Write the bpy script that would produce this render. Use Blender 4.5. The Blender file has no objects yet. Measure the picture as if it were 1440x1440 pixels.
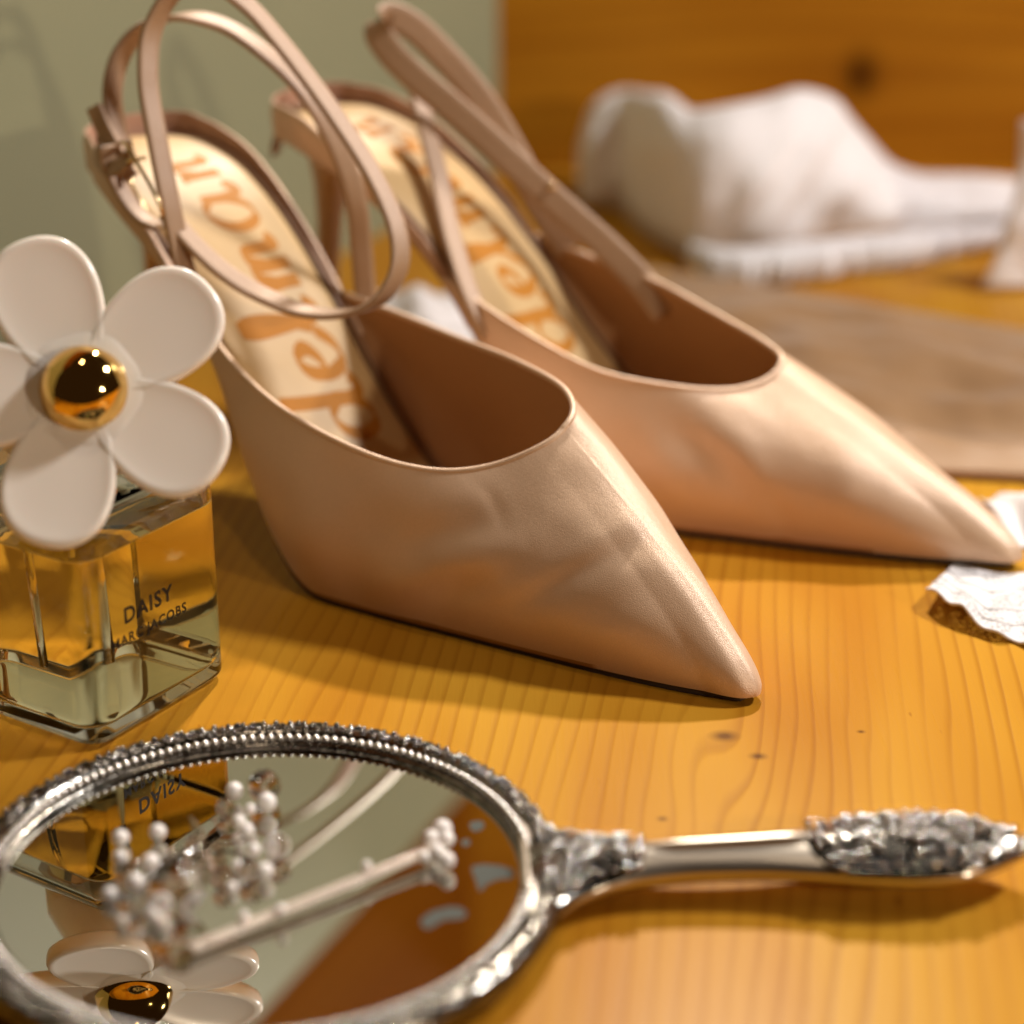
import bpy, bmesh, math, random
import numpy as np
from mathutils import Vector, Matrix, noise as mnoise
random.seed(7)
rng = np.random.default_rng(7)
CM = 0.01
R = math.radians
scene = bpy.context.scene
C = scene.collection

# ---------------------------------------------------------------- camera
cam_d = bpy.data.cameras.new('camera')
cam = bpy.data.objects.new('camera', cam_d)
C.objects.link(cam)
cam.location = (0, 0, 0.23)
cam.rotation_euler = (R(90 - 23), 0, 0)
cam_d.sensor_width = 24
cam_d.lens = 50
cam_d.clip_start = 0.02
cam_d.clip_end = 50
cam_d.dof.use_dof = True
cam_d.dof.focus_distance = 0.487
cam_d.dof.aperture_fstop = 4.0
scene.camera = cam

# ---------------------------------------------------------------- world + lamps
world = bpy.data.worlds.new('World')
scene.world = world
world.use_nodes = True
wb = world.node_tree.nodes['Background']
wb.inputs[0].default_value = (1.0, 0.55, 0.26, 1)
wb.inputs[1].default_value = 0.025


def lamp(name, loc, target, power, radius, col):
    d = bpy.data.lights.new(name, 'AREA')
    d.shape = 'DISK'
    d.size = radius * 2 * CM
    d.energy = power
    d.color = col
    o = bpy.data.objects.new(name, d)
    C.objects.link(o)
    o.location = Vector(loc) * CM
    v = Vector(target) - Vector(loc)
    o.rotation_euler = v.to_track_quat('-Z', 'Y').to_euler()
    return o


lamp('back_spot', (15, 126, 87), (0, 44, 0), 17.5, 3.0, (1.0, 0.93, 0.83))
lamp('ceiling_spot', (-8, 36, 108), (0, 45, 0), 0.9, 2.0, (1.0, 0.82, 0.62))
lamp('window_light', (66, 62, 74), (6, 48, 0), 9.5, 6.0, (0.96, 0.97, 1.0))
lamp('room_lamp', (70, -16, 36), (2, 56, 3), 3.0, 2.5, (1.0, 0.86, 0.69))

scene.view_settings.view_transform = 'Standard'
scene.view_settings.look = 'None'
scene.view_settings.exposure = -0.10
scene.view_settings.gamma = 1.0
scene.render.engine = 'CYCLES'
cy = scene.cycles
cy.use_denoising = True
cy.max_bounces = 14
cy.transmission_bounces = 12
cy.glossy_bounces = 8
cy.transparent_max_bounces = 16
cy.sample_clamp_indirect = 6.0
cy.blur_glossy = 0.3


# ---------------------------------------------------------------- node helpers
class Mat:
    def __init__(s, name):
        s.m = bpy.data.materials.new(name)
        s.m.use_nodes = True
        s.nt = s.m.node_tree
        s.p = s.nt.nodes['Principled BSDF']

    def n(s, t, **kw):
        nd = s.nt.nodes.new(t)
        for k, v in kw.items():
            setattr(nd, k, v)
        return nd

    def set(s, sock, v):
        if isinstance(v, bpy.types.NodeSocket):
            s.nt.links.new(v, sock)
        else:
            if isinstance(v, (tuple, list)) and len(v) == 3 and sock.type == 'RGBA':
                v = (*v, 1)
            sock.default_value = v

    def P(s, **kw):
        names = dict(base='Base Color', rough='Roughness', metal='Metallic', spec='Specular IOR Level', normal='Normal',
                     aniso='Anisotropic', sheen='Sheen Weight', sheenr='Sheen Roughness', trans='Transmission Weight',
                     ior='IOR', alpha='Alpha', coat='Coat Weight', coatr='Coat Roughness', sss='Subsurface Weight',
                     sssr='Subsurface Radius', ssss='Subsurface Scale', sheent='Sheen Tint')
        for k, v in kw.items():
            s.set(s.p.inputs[names[k]], v)
        return s

    def math(s, op, a, b=0.0, c=0.0):
        nd = s.n('ShaderNodeMath', operation=op)
        for i, v in enumerate((a, b, c)):
            s.set(nd.inputs[i], v)
        return nd.outputs[0]

    def coords(s):
        return s.n('ShaderNodeTexCoord').outputs['Object']

    def sep(s, v):
        nd = s.n('ShaderNodeSeparateXYZ')
        s.set(nd.inputs[0], v)
        return nd.outputs

    def comb(s, x, y, z):
        nd = s.n('ShaderNodeCombineXYZ')
        for i, v in enumerate((x, y, z)):
            s.set(nd.inputs[i], v)
        return nd.outputs[0]

    def noise(s, vec, scale, detail=3.0, rough=0.5):
        nd = s.n('ShaderNodeTexNoise')
        s.set(nd.inputs['Vector'], vec)
        nd.inputs['Scale'].default_value = scale
        nd.inputs['Detail'].default_value = detail
        nd.inputs['Roughness'].default_value = rough
        return nd.outputs['Fac']

    def ramp(s, fac, stops):
        nd = s.n('ShaderNodeValToRGB')
        s.set(nd.inputs[0], fac)
        e = nd.color_ramp.elements
        while len(e) < len(stops):
            e.new(0.5)
        for el, (pos, col) in zip(e, stops):
            el.position = pos
            el.color = (*col, 1) if len(col) == 3 else col
        return nd.outputs[0]

    def mix(s, fac, a, b, blend='MIX'):
        nd = s.n('ShaderNodeMix', data_type='RGBA', blend_type=blend)
        s.set(nd.inputs[0], fac)
        s.set(nd.inputs[6], a)
        s.set(nd.inputs[7], b)
        return nd.outputs[2]

    def bump(s, h, strength, dist):
        nd = s.n('ShaderNodeBump')
        nd.inputs['Strength'].default_value = strength
        nd.inputs['Distance'].default_value = dist
        s.set(nd.inputs['Height'], h)
        return nd.outputs[0]


def simple(name, base, rough=0.5, **kw):
    M = Mat(name)
    M.P(base=base, rough=rough, **kw)
    return M.m


def satin(name, base, rough=0.42, metal=0.30, grain=1.0):
    M = Mat(name)
    co = M.coords()
    big = M.noise(co, 45, 3, 0.5)
    fine = M.noise(co, 4200, 1, 0.6)
    col = M.mix(big, tuple(c * 0.88 for c in base), tuple(min(1, c * 1.08) for c in base))
    col = M.mix(M.math('MULTIPLY', fine, 0.6 * grain), col, tuple(c * 0.5 for c in base))
    soft = M.noise(co, 90, 2, 0.5)
    b1 = M.bump(soft, 0.10, 0.002)
    nd = M.n('ShaderNodeBump')
    nd.inputs['Strength'].default_value = 0.36 * grain
    nd.inputs['Distance'].default_value = 0.0003
    M.set(nd.inputs['Height'], fine)
    M.set(nd.inputs['Normal'], b1)
    M.P(base=col, rough=rough, metal=metal, normal=nd.outputs[0], sheen=0.3, sheenr=0.35, spec=1.0)
    return M.m


def wood(name, light, mid, dark, knots, freq=2.3, along='Y', rough=0.34, off=0.0, lean=0.0, knotdark=0.75):
    """pine: growth lines running along one axis, bent round knots.  knots: (across_cm, along_cm, radius_cm, strength)"""
    M = Mat(name)
    co = M.n('ShaderNodeTexCoord').outputs['Object']
    x, y, z = M.sep(co)
    if along == 'Y':
        a, l = x, y
    else:
        a, l = z, x
    a = M.math('MULTIPLY_ADD', a, 100.0, off)
    l = M.math('MULTIPLY', l, 100.0)
    a0 = a
    kd = None
    ring = None
    for (ka, kl, kr, ks) in knots:
        da = M.math('SUBTRACT', a0, ka + off)
        dl = M.math('SUBTRACT', l, kl)
        r2 = M.math('ADD', M.math('MULTIPLY', da, da), M.math('MULTIPLY', M.math('MULTIPLY', dl, dl), 0.10))
        e = M.math('POWER', 2.71828, M.math('MULTIPLY', r2, -1.0 / (kr * kr * 9)))
        a = M.math('SUBTRACT', a, M.math('MULTIPLY', M.math('MULTIPLY', da, e), ks))
        rr = M.math('SQRT', M.math('ADD', M.math('MULTIPLY', da, da), M.math('MULTIPLY', M.math('MULTIPLY', dl, dl), 1.6)))
        d1 = M.math('SUBTRACT', 1.0, M.math('DIVIDE', rr, kr), 0)
        d1.node.use_clamp = True
        kd = d1 if kd is None else M.math('MAXIMUM', kd, d1)
    wl = M.comb(M.math('MULTIPLY', a0, 0.16), M.math('MULTIPLY', l, 0.028), 0.0)
    w1 = M.noise(wl, 1.0, 2, 0.45)
    wf = M.comb(M.math('MULTIPLY', a0, 0.9), M.math('MULTIPLY', l, 0.12), 3.0)
    w2 = M.noise(wf, 1.0, 2, 0.5)
    p = M.math('MULTIPLY_ADD', l, lean, a)
    p = M.math('MULTIPLY_ADD', w1, 2.4, p)
    p = M.math('MULTIPLY_ADD', w2, 0.16, p)
    saw = M.math('FRACT', M.math('MULTIPLY', p, freq))
    # slow change of how strong the lines are
    st = M.noise(M.comb(M.math('MULTIPLY', a0, 0.35), M.math('MULTIPLY', l, 0.02), 8.0), 1.0, 2, 0.5)
    line = M.ramp(saw, [(0.0, (0, 0, 0)), (0.62, (0.16,) * 3), (0.86, (1,) * 3), (0.93, (0.8,) * 3), (1.0, (0, 0, 0))])
    sx = M.ramp(st, [(0.35, (0.25,) * 3), (0.68, (1,) * 3)])
    line = M.mix(1.0, line, sx, 'MULTIPLY')
    fib = M.noise(M.comb(M.math('MULTIPLY', a0, 14.0), M.math('MULTIPLY', l, 0.35), 1.0), 1.0, 4, 0.6)
    tone = M.noise(M.comb(M.math('MULTIPLY', a0, 0.22), M.math('MULTIPLY', l, 0.05), 5.0), 1.0, 2, 0.5)
    tone = M.ramp(tone, [(0.36, (0, 0, 0)), (0.64, (1, 1, 1))])
    base = M.mix(tone, light, mid)
    base = M.mix(M.math('MULTIPLY', fib, 0.30), base, mid)
    base = M.mix(M.math('MULTIPLY', line, 0.48), base, dark)
    # little dark flecks
    fl = M.noise(M.comb(M.math('MULTIPLY', a0, 3.2), M.math('MULTIPLY', l, 0.9), 11.0), 1.0, 1, 0.4)
    fl = M.ramp(fl, [(0.775, (0, 0, 0)), (0.83, (0.6,) * 3)])
    base = M.mix(fl, base, dark)
    if kd is not None:
        kk = M.ramp(kd, [(0.0, (0, 0, 0)), (0.35, (0.35,) * 3), (0.8, (1,) * 3)])
        base = M.mix(M.math('MULTIPLY', kk, knotdark), base, tuple(c * 0.35 for c in dark))
    h = M.math('ADD', M.math('MULTIPLY', line, -0.5), M.math('MULTIPLY', fib, 0.4))
    rgh = M.math('MULTIPLY_ADD', fib, 0.14, rough - 0.07)
    M.P(base=base, rough=rgh, normal=M.bump(h, 0.22, 0.0003), spec=0.3, ior=1.15)
    return M.m


# ---------------------------------------------------------------- maths of the picture (used to find real places)
F, H0 = 3000.0, 23.0
cp, sp = math.cos(R(23)), math.sin(R(23))


def ray(u, v):
    a = (u - 720) / F
    b = (720 - v) / F
    return np.array([a, cp + b * sp, -sp + b * cp])


EYE = np.array([0, 0, H0])


def unz(u, v, z):
    r = ray(u, v)
    return EYE + r * ((z - H0) / r[2])


def uny(u, v, y):
    r = ray(u, v)
    return EYE + r * (y / r[1])


def proj(P):
    P = np.asarray(P, float)
    x, y, z = P[..., 0], P[..., 1], P[..., 2] - H0
    f = y * cp - z * sp
    up = y * sp + z * cp
    return 720 + x / f * F, 720 - up / f * F


def unit(v):
    v = np.asarray(v, float)
    return v / (np.linalg.norm(v, axis=-1, keepdims=True) + 1e-12)


def pchip(xs, ys):
    xs = np.array(xs, float)
    ys = np.array(ys, float)
    hh = np.diff(xs)
    dl = np.diff(ys) / hh
    m = np.zeros(len(xs))
    for i in range(1, len(xs) - 1):
        if dl[i - 1] * dl[i] > 0:
            w1 = 2 * hh[i] + hh[i - 1]
            w2 = hh[i] + 2 * hh[i - 1]
            m[i] = (w1 + w2) / (w1 / dl[i - 1] + w2 / dl[i])
    m[0], m[-1] = dl[0], dl[-1]

    def f(x):
        x = np.asarray(x, float)
        xc = np.clip(x, xs[0], xs[-1])
        i = np.clip(np.searchsorted(xs, xc, side='right') - 1, 0, len(xs) - 2)
        t = (xc - xs[i]) / hh[i]
        return ((1 + 2 * t) * (1 - t) ** 2 * ys[i] + t * (1 - t) ** 2 * hh[i] * m[i]
                + t * t * (3 - 2 * t) * ys[i + 1] + t * t * (t - 1) * hh[i] * m[i + 1])
    return f


def spline(pts, n, closed=False, alpha=0.5):
    """centripetal Catmull-Rom, resampled evenly along its length"""
    P = np.array(pts, float)
    if closed:
        P = np.vstack([P[-1], P, P[0], P[1]])
    else:
        P = np.vstack([2 * P[0] - P[1], P, 2 * P[-1] - P[-2]])
    out = []
    for i in range(1, len(P) - 2):
        p0, p1, p2, p3 = P[i - 1:i + 3]
        t0 = 0
        t1 = t0 + np.linalg.norm(p1[:3] - p0[:3]) ** alpha + 1e-9
        t2 = t1 + np.linalg.norm(p2[:3] - p1[:3]) ** alpha + 1e-9
        t3 = t2 + np.linalg.norm(p3[:3] - p2[:3]) ** alpha + 1e-9
        for t in np.linspace(t1, t2, 24, endpoint=False):
            A1 = (t1 - t) / (t1 - t0) * p0 + (t - t0) / (t1 - t0) * p1
            A2 = (t2 - t) / (t2 - t1) * p1 + (t - t1) / (t2 - t1) * p2
            A3 = (t3 - t) / (t3 - t2) * p2 + (t - t2) / (t3 - t2) * p3
            B1 = (t2 - t) / (t2 - t0) * A1 + (t - t0) / (t2 - t0) * A2
            B2 = (t3 - t) / (t3 - t1) * A2 + (t - t1) / (t3 - t1) * A3
            out.append((t2 - t) / (t2 - t1) * B1 + (t - t1) / (t2 - t1) * B2)
    out.append(P[-2])
    out = np.array(out)
    L = np.r_[0, np.cumsum(np.linalg.norm(np.diff(out[:, :3], axis=0), axis=1))]
    q = np.linspace(0, L[-1], n + 1)[:-1] if closed else np.linspace(0, L[-1], n)
    return np.stack([np.interp(q, L, out[:, k]) for k in range(out.shape[1])], 1)


def fnoise(x, y, z=0.0):
    return mnoise.noise(Vector((x, y, z)))


# ---------------------------------------------------------------- object helpers
ORG = {}


def thing(name, label, cat, loc, group=None):
    o = bpy.data.objects.new(name, None)
    C.objects.link(o)
    o.empty_display_size = 0.02
    o.location = Vector(loc) * CM
    ORG[o] = np.array(loc, float)
    o['label'] = label
    o['category'] = cat
    if group:
        o['group'] = group
    return o


def mk(name, verts, faces, mat, parent=None, smooth=True, kind=None, label=None, loc=None):
    v = np.asarray(verts, float)
    org = ORG[parent] if parent is not None else (np.array(loc, float) if loc is not None else np.zeros(3))
    me = bpy.data.meshes.new(name)
    me.from_pydata(((v - org) * CM).tolist(), [], [tuple(int(i) for i in f) for f in faces])
    me.materials.append(mat)
    if smooth:
        me.polygons.foreach_set('use_smooth', [True] * len(me.polygons))
    me.update()
    bm = bmesh.new()
    bm.from_mesh(me)
    bmesh.ops.recalc_face_normals(bm, faces=bm.faces)
    bm.to_mesh(me)
    bm.free()
    o = bpy.data.objects.new(name, me)
    C.objects.link(o)
    ORG[o] = org
    if parent is not None:
        o.parent = parent
    else:
        o.location = Vector(org) * CM
    if kind:
        o['kind'] = kind
    if label:
        o['label'] = label
    return o


def again(src, name, offset_cm, parent=None, scale=None, rot=None):
    """another object sharing src's mesh (mesh centred on its own origin)"""
    o = src.copy()
    C.objects.link(o)
    o.parent = parent if parent is not None else src.parent
    o.location = Vector(offset_cm) * CM
    if scale is not None:
        o.scale = scale
    if rot is not None:
        o.rotation_euler = rot
    return o


def sharp(o, deg=35):
    me = o.data
    me.polygons.foreach_set('use_smooth', [True] * len(me.polygons))
    me.set_sharp_from_angle(angle=R(deg))


def grid_faces(nu, nv, cu=False, cv=False, base=0):
    f = []
    for i in range(nu if cu else nu - 1):
        for j in range(nv if cv else nv - 1):
            a = i * nv + j
            b = ((i + 1) % nu) * nv + j
            c = ((i + 1) % nu) * nv + (j + 1) % nv
            d = i * nv + (j + 1) % nv
            f.append((base + a, base + b, base + c, base + d))
    return f


def merge(parts):
    V, Fc, n = [], [], 0
    for v, f in parts:
        v = np.asarray(v)
        V.append(v)
        Fc += [tuple(i + n for i in q) for q in f]
        n += len(v)
    return np.vstack(V), Fc


def frames(P, up=(0, 0, 1), closed=False):
    if closed:
        T = unit(np.roll(P, -1, 0) - np.roll(P, 1, 0))
    else:
        T = unit(np.gradient(P, axis=0))
    up = np.asarray(up, float)
    if up.ndim == 1:
        up = np.tile(up, (len(P), 1))
    W = unit(up - (up * T).sum(1, keepdims=True) * T)
    return T, W, np.cross(T, W)


def tube(P, r, sides=10, closed=False, up=(0.1, 0.2, 1), caps=True, squash=1.0):
    P = np.asarray(P, float)
    T, W, B = frames(P, up, closed)
    r = np.broadcast_to(np.asarray(r, float), (len(P),))
    a = np.linspace(0, 2 * math.pi, sides, endpoint=False)
    V = (P[:, None] + r[:, None, None] * (np.cos(a)[None, :, None] * W[:, None] * squash + np.sin(a)[None, :, None] * B[:, None])).reshape(-1, 3)
    f = grid_faces(len(P), sides, closed, True)
    if caps and not closed:
        f.append(tuple(range(sides))[::-1])
        f.append(tuple((len(P) - 1) * sides + k for k in range(sides)))
    return V, f


def ribbon(P, wdir, width, thick, closed=False):
    """flat strap with rounded edges: width along wdir, thickness across it"""
    P = np.asarray(P, float)
    T, W, B = frames(P, wdir, closed)
    w, t = width / 2, thick / 2
    k = min(t, w) * 0.55
    sec = [(-w, -t + k), (-w, t - k), (-w + k, t), (-w / 2, t * 1.0), (w / 2, t * 1.0), (w - k, t), (w, t - k), (w, -t + k), (w - k, -t), (w / 2, -t), (-w / 2, -t), (-w + k, -t)]
    S = np.array(sec)
    V = (P[:, None] + S[None, :, :1] * W[:, None] + S[None, :, 1:] * B[:, None]).reshape(-1, 3)
    n = len(S)
    f = grid_faces(len(P), n, closed, True)
    if not closed:
        f.append(tuple(range(n))[::-1])
        f.append(tuple((len(P) - 1) * n + i for i in range(n)))
    return V, f


def ellipsoid(c, r, nu=10, nv=7, axes=None):
    th = np.linspace(0, 2 * math.pi, nu, endpoint=False)
    ph = np.linspace(-math.pi / 2, math.pi / 2, nv)
    V = []
    for p in ph[1:-1]:
        for t in th:
            V.append((math.cos(p) * math.cos(t), math.cos(p) * math.sin(t), math.sin(p)))
    V += [(0, 0, -1), (0, 0, 1)]
    V = np.array(V) * np.asarray(r, float)
    if axes is not None:
        V = V @ np.asarray(axes)
    f = grid_faces(nv - 2, nu, False, True)
    b = (nv - 2) * nu
    for i in range(nu):
        f.append((b, (i + 1) % nu, i))
        f.append((b + 1, (nv - 3) * nu + i, (nv - 3) * nu + (i + 1) % nu))
    return V + np.asarray(c, float), f


def box(x0, x1, y0, y1, z0, z1):
    V = [(x, y, z) for x in (x0, x1) for y in (y0, y1) for z in (z0, z1)]
    f = [(0, 1, 3, 2), (4, 6, 7, 5), (0, 4, 5, 1), (2, 3, 7, 6), (0, 2, 6, 4), (1, 5, 7, 3)]
    return np.array(V, float), f


# ---------------------------------------------------------------- materials
M_table = wood('pine_table', (0.54, 0.268, 0.024), (0.41, 0.160, 0.010), (0.21, 0.053, 0.002),
               [(4.7, 41.5, 0.42, 0.85), (5.35, 40.6, 0.26, -0.5), (3.1, 38.0, 0.16, 0.5), (7.75, 41.7, 0.13, 0.3), (-16, 30, 0.8, .7), (24, 52, 0.9, .7)],
               freq=2.1, off=1.5, lean=-0.14, knotdark=0.8, rough=0.30)
M_wall = wood('pine_wall', (0.46, 0.19, 0.012), (0.36, 0.13, 0.007), (0.20, 0.06, 0.004),
              [(4.2, 15.2, 1.6, .6), (38, 26, 1.3, .6), (31, -20, 1.3, .6), (52, 50, 1.2, .6)], freq=0.9, along='X', rough=0.42, knotdark=0.95)
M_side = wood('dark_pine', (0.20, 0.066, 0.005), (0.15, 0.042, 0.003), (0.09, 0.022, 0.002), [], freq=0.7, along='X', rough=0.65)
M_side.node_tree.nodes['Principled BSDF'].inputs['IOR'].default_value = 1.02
M_sage = Mat('sage_paint')
_c = M_sage.coords()
M_sage.P(base=M_sage.mix(M_sage.noise(_c, 14, 3), (0.25, 0.25, 0.145), (0.30, 0.29, 0.17)), rough=0.5, spec=0.35,
         normal=M_sage.bump(M_sage.noise(_c, 260, 3), 0.08, 0.0004))
M_sage = M_sage.m
SATIN = (0.76, 0.49, 0.30)
M_satin = satin('rose_satin', SATIN, 0.42, 0.22)
M_strap = satin('strap_satin', (0.42, 0.235, 0.11), 0.52, 0.12, 0.8)
M_lining = simple('tan_lining', (0.40, 0.205, 0.085), 0.55, spec=0.35)
M_footbed = satin('footbed_satin', (0.52, 0.27, 0.13), 0.42, 0.2, 0.5)
M_trim = simple('brown_trim', (0.16, 0.075, 0.03), 0.5)
M_rosy = simple('rosy_lining', (0.42, 0.23, 0.15), 0.30)
M_pad = Mat('cream_insole')
_c = M_pad.coords()
M_pad.P(ior=1.36, base=M_pad.mix(M_pad.noise(_c, 60, 3), (0.52, 0.33, 0.145), (0.60, 0.40, 0.19)), rough=0.45, spec=0.4,
        normal=M_pad.bump(M_pad.noise(_c, 120, 2), 0.1, 0.001))
M_pad = M_pad.m
M_goldprint = simple('gold_print', (0.45, 0.175, 0.022), 0.55, ior=1.2)
M_sole = simple('dark_sole', (0.035, 0.02, 0.014), 0.6)
M_gold = simple('polished_gold', (0.86, 0.56, 0.17), 0.06, metal=1.0)
M_buckle = simple('buckle_gold', (0.80, 0.58, 0.30), 0.16, metal=1.0)
M_petal = Mat('ivory_petal')
M_petal.P(base=(0.92, 0.81, 0.69), rough=0.20, sss=0.15, sssr=(0.6, 0.35, 0.25), ssss=0.004, spec=0.45)
M_petal = M_petal.m
M_print = simple('black_print', (0.02, 0.014, 0.01), 0.6, ior=1.15)
M_silver = Mat('aged_silver')
_c = M_silver.coords()
M_silver.P(base=M_silver.ramp(M_silver.noise(_c, 500, 3, 0.6), [(0.3, (0.07, 0.06, 0.048)), (0.65, (0.27, 0.245, 0.21))]),
           rough=M_silver.math('MULTIPLY_ADD', M_silver.noise(_c, 900, 2), 0.22, 0.06), metal=1.0,
           normal=M_silver.bump(M_silver.noise(_c, 420, 3), 0.25, 0.0006))
M_silver = M_silver.m
M_bright = simple('bright_silver', (0.74, 0.695, 0.64), 0.11, metal=1.0)
M_relief = simple('reflection_dark_relief', (0.30, 0.265, 0.225), 0.12, metal=1.0)  # base colour darkened to paint the dark room this metal would reflect
M_mirror = simple('mirror_silvering', (0.66, 0.65, 0.60), 0.0, metal=1.0)
M_worn = simple('worn_silvering', (0.10, 0.10, 0.085), 0.8, ior=1.03)
M_pearl = Mat('pearl')
M_pearl.P(base=(0.88, 0.80, 0.74), rough=0.16, spec=0.6, coat=0.5, coatr=0.05, sss=0.1, ssss=0.001)
M_pearl = M_pearl.m
M_crystal = simple('clear_crystal', (0.97, 0.95, 0.92), 0.0, trans=1.0, ior=1.5)
M_glass = simple('bottle_glass', (0.985, 0.99, 0.975), 0.0, trans=1.0, ior=1.5)
M_air = simple('inner_air', (1, 1, 1), 0.0, trans=1.0, ior=0.667)
M_liquid = Mat('amber_perfume')
M_liquid.P(base=(1.0, 0.985, 0.86), rough=0.0, trans=1.0, ior=0.907)
_va = M_liquid.n('ShaderNodeVolumeAbsorption')
_va.inputs['Color'].default_value = (1.0, 0.80, 0.08, 1)
_va.inputs['Density'].default_value = 3.5
M_liquid.nt.links.new(_va.outputs[0], M_liquid.nt.nodes['Material Output'].inputs['Volume'])
M_liquid = M_liquid.m


def cloth(name, a, b, fine=900, rough=0.85, trans=0.0):
    M = Mat(name)
    c = M.coords()
    M.P(base=M.mix(M.noise(c, 30, 3), a, b), rough=rough, sheen=0.3, spec=0.2,
        normal=M.bump(M.math('ADD', M.noise(c, fine, 2, 0.6), M.math('MULTIPLY', M.noise(c, 60, 3), 2.0)), 0.3, 0.0008))
    return M.m


M_white = cloth('white_cotton', (0.88, 0.81, 0.77), (0.80, 0.73, 0.69))
M_taupe = Mat('taupe_satin')
_c = M_taupe.coords()
M_taupe.P(base=M_taupe.mix(M_taupe.noise(_c, 40, 3), (0.38, 0.21, 0.085), (0.29, 0.15, 0.055)), rough=0.5, sheen=0.3, metal=0.05,
          normal=M_taupe.bump(M_taupe.noise(_c, 1500, 2), 0.25, 0.0004))
M_taupe = M_taupe.m
M_hem = cloth('taupe_hem', (0.40, 0.24, 0.13), (0.32, 0.19, 0.10))
M_lace = Mat('white_lace')
_c = M_lace.coords()
_v = M_lace.n('ShaderNodeTexVoronoi', feature='DISTANCE_TO_EDGE')
M_lace.set(_v.inputs['Vector'], _c)
_v.inputs['Scale'].default_value = 620
_fl = M_lace.noise(_c, 130, 2, 0.5)
_th = M_lace.math('GREATER_THAN', _fl, 0.5)
_net = M_lace.math('LESS_THAN', _v.outputs['Distance'], 0.13)
M_lace.P(base=(0.68, 0.64, 0.62), rough=0.8, sheen=0.2, alpha=M_lace.math('MAXIMUM', M_lace.math('MAXIMUM', _th, _net), 0.45))
M_lace = M_lace.m
M_thread = cloth('white_thread', (0.74, 0.70, 0.68), (0.68, 0.63, 0.61))

# ================================================================ SETTING
v, f = box(-60, 75, 6, 93, -3.0, 0.0)
table = mk('table_surface', v, f, M_table, smooth=False, kind='structure')
v, f = box(-6, 90, 93.0, 95.0, -3.0, 45.5)
mk('wood_wall', v, f, M_wall, smooth=False, kind='structure')


def slab_between(p, q, th, z0, z1):
    p, q = np.array(p, float), np.array(q, float)
    t = unit(q - p)
    nrm = np.array([-t[1], t[0]])
    V = []
    for s in (p, q):
        for k in (0, th):
            for z in (z0, z1):
                V.append((*(s + nrm * k), z))
    fc = [(0, 1, 3, 2), (4, 6, 7, 5), (0, 4, 5, 1), (2, 3, 7, 6), (0, 2, 6, 4), (1, 5, 7, 3)]
    return np.array(V), fc


ps, pe = (-26.9, 34.3), (-0.6, 92.95)
v, f = slab_between(ps, pe, 1.2, 0.004, 30.5)
o = mk('sage_panel', v, f, M_sage, smooth=False, kind='structure')
v, f = slab_between((-28.2, 34.6), (-1.9, 93.3), 2.0, -3, 60)
mk('side_wall', v, f, M_side, smooth=False, kind='structure')

# ================================================================ SHOES
ED = [0, 2, 5, 11.3, 12.3, 13.2, 14.2, 15.4, 16.5, 18, 19.5, 21, 22.4, 24]
EZ = [.06, .02, 0, 0, .25, .8, 1.85, 3.25, 4.7, 6.3, 7.5, 8.3, 8.7, 8.8]
LD = [0, .12, .35, .9, 2.4, 4.6, 7.2, 9.5, 11.5, 13, 14.2, 15.5, 16.6, 18, 20, 21.5, 22.5, 23.0, 23.15]
LN = [0.05, .32, .52, .80, 1.36, 2.0, 2.7, 3.3, 3.65, 3.4, 3.0, 2.6, 2.4, 2.35, 2.4, 2.15, 1.5, .7, 0]
RN = [0.05, .30, .48, .74, 1.22, 1.75, 2.35, 2.8, 3.1, 2.9, 2.65, 2.5, 2.4, 2.4, 2.4, 2.15, 1.5, .7, 0]


class Shoe:
    def __init__(s, toe, ang, lift=0.0, dz=0.0, curve=0.0, wl=1.0, wr=1.0):
        a = R(ang)
        s.o = np.array([toe[0], toe[1], 0.0])
        s.A = np.array([-math.cos(a), math.sin(a), 0])
        s.N = np.array([-math.sin(a), -math.cos(a), 0])
        s.lift, s.curve = lift, curve
        ed = [e - (dz if e > 8 else 0) for e in ED]
        s.zb0 = pchip(ed, EZ)
        s.l0, s.r0 = pchip(LD, np.array(LN) * wl), pchip(LD, np.array(RN) * wr)

    def c(s, d):
        return s.curve * np.exp(-((np.asarray(d) - 15.5) / 4.5) ** 2)

    def zb(s, d):
        return s.zb0(d) + s.lift

    def zi(s, d):
        return s.zb(d) + 0.5

    def L(s, d):
        return s.l0(d) + s.c(d)

    def Rr(s, d):
        return -s.r0(d) + s.c(d)

    def w(s, p):
        p = np.asarray(p, float)
        return s.o + p[..., 0:1] * s.A + p[..., 1:2] * s.N + p[..., 2:3] * np.array([0, 0, 1.0])

    def loc(s, P):
        r = np.asarray(P) - s.o
        return np.stack([r @ s.A, r @ s.N, r[..., 2]], -1)

    def pn(s, u, v, n):
        r = ray(u, v)
        t = (n - (EYE - s.o) @ s.N) / (r @ s.N)
        return EYE + t * r

    def pi(s, u, v, extra=0.0):
        """where the ray meets the insole"""
        r = ray(u, v)
        for t in np.linspace(40, 85, 4500):
            P = EYE + t * r
            l = s.loc(P)
            if l[2] < s.zi(l[0]) + extra:
                return P
        return P


def arc_resample(P, q):
    L = np.r_[0, np.cumsum(np.linalg.norm(np.diff(P, axis=0), axis=1))]
    L /= L[-1]
    return np.stack([np.interp(q, L, P[:, k]) for k in range(3)], 1)


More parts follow.
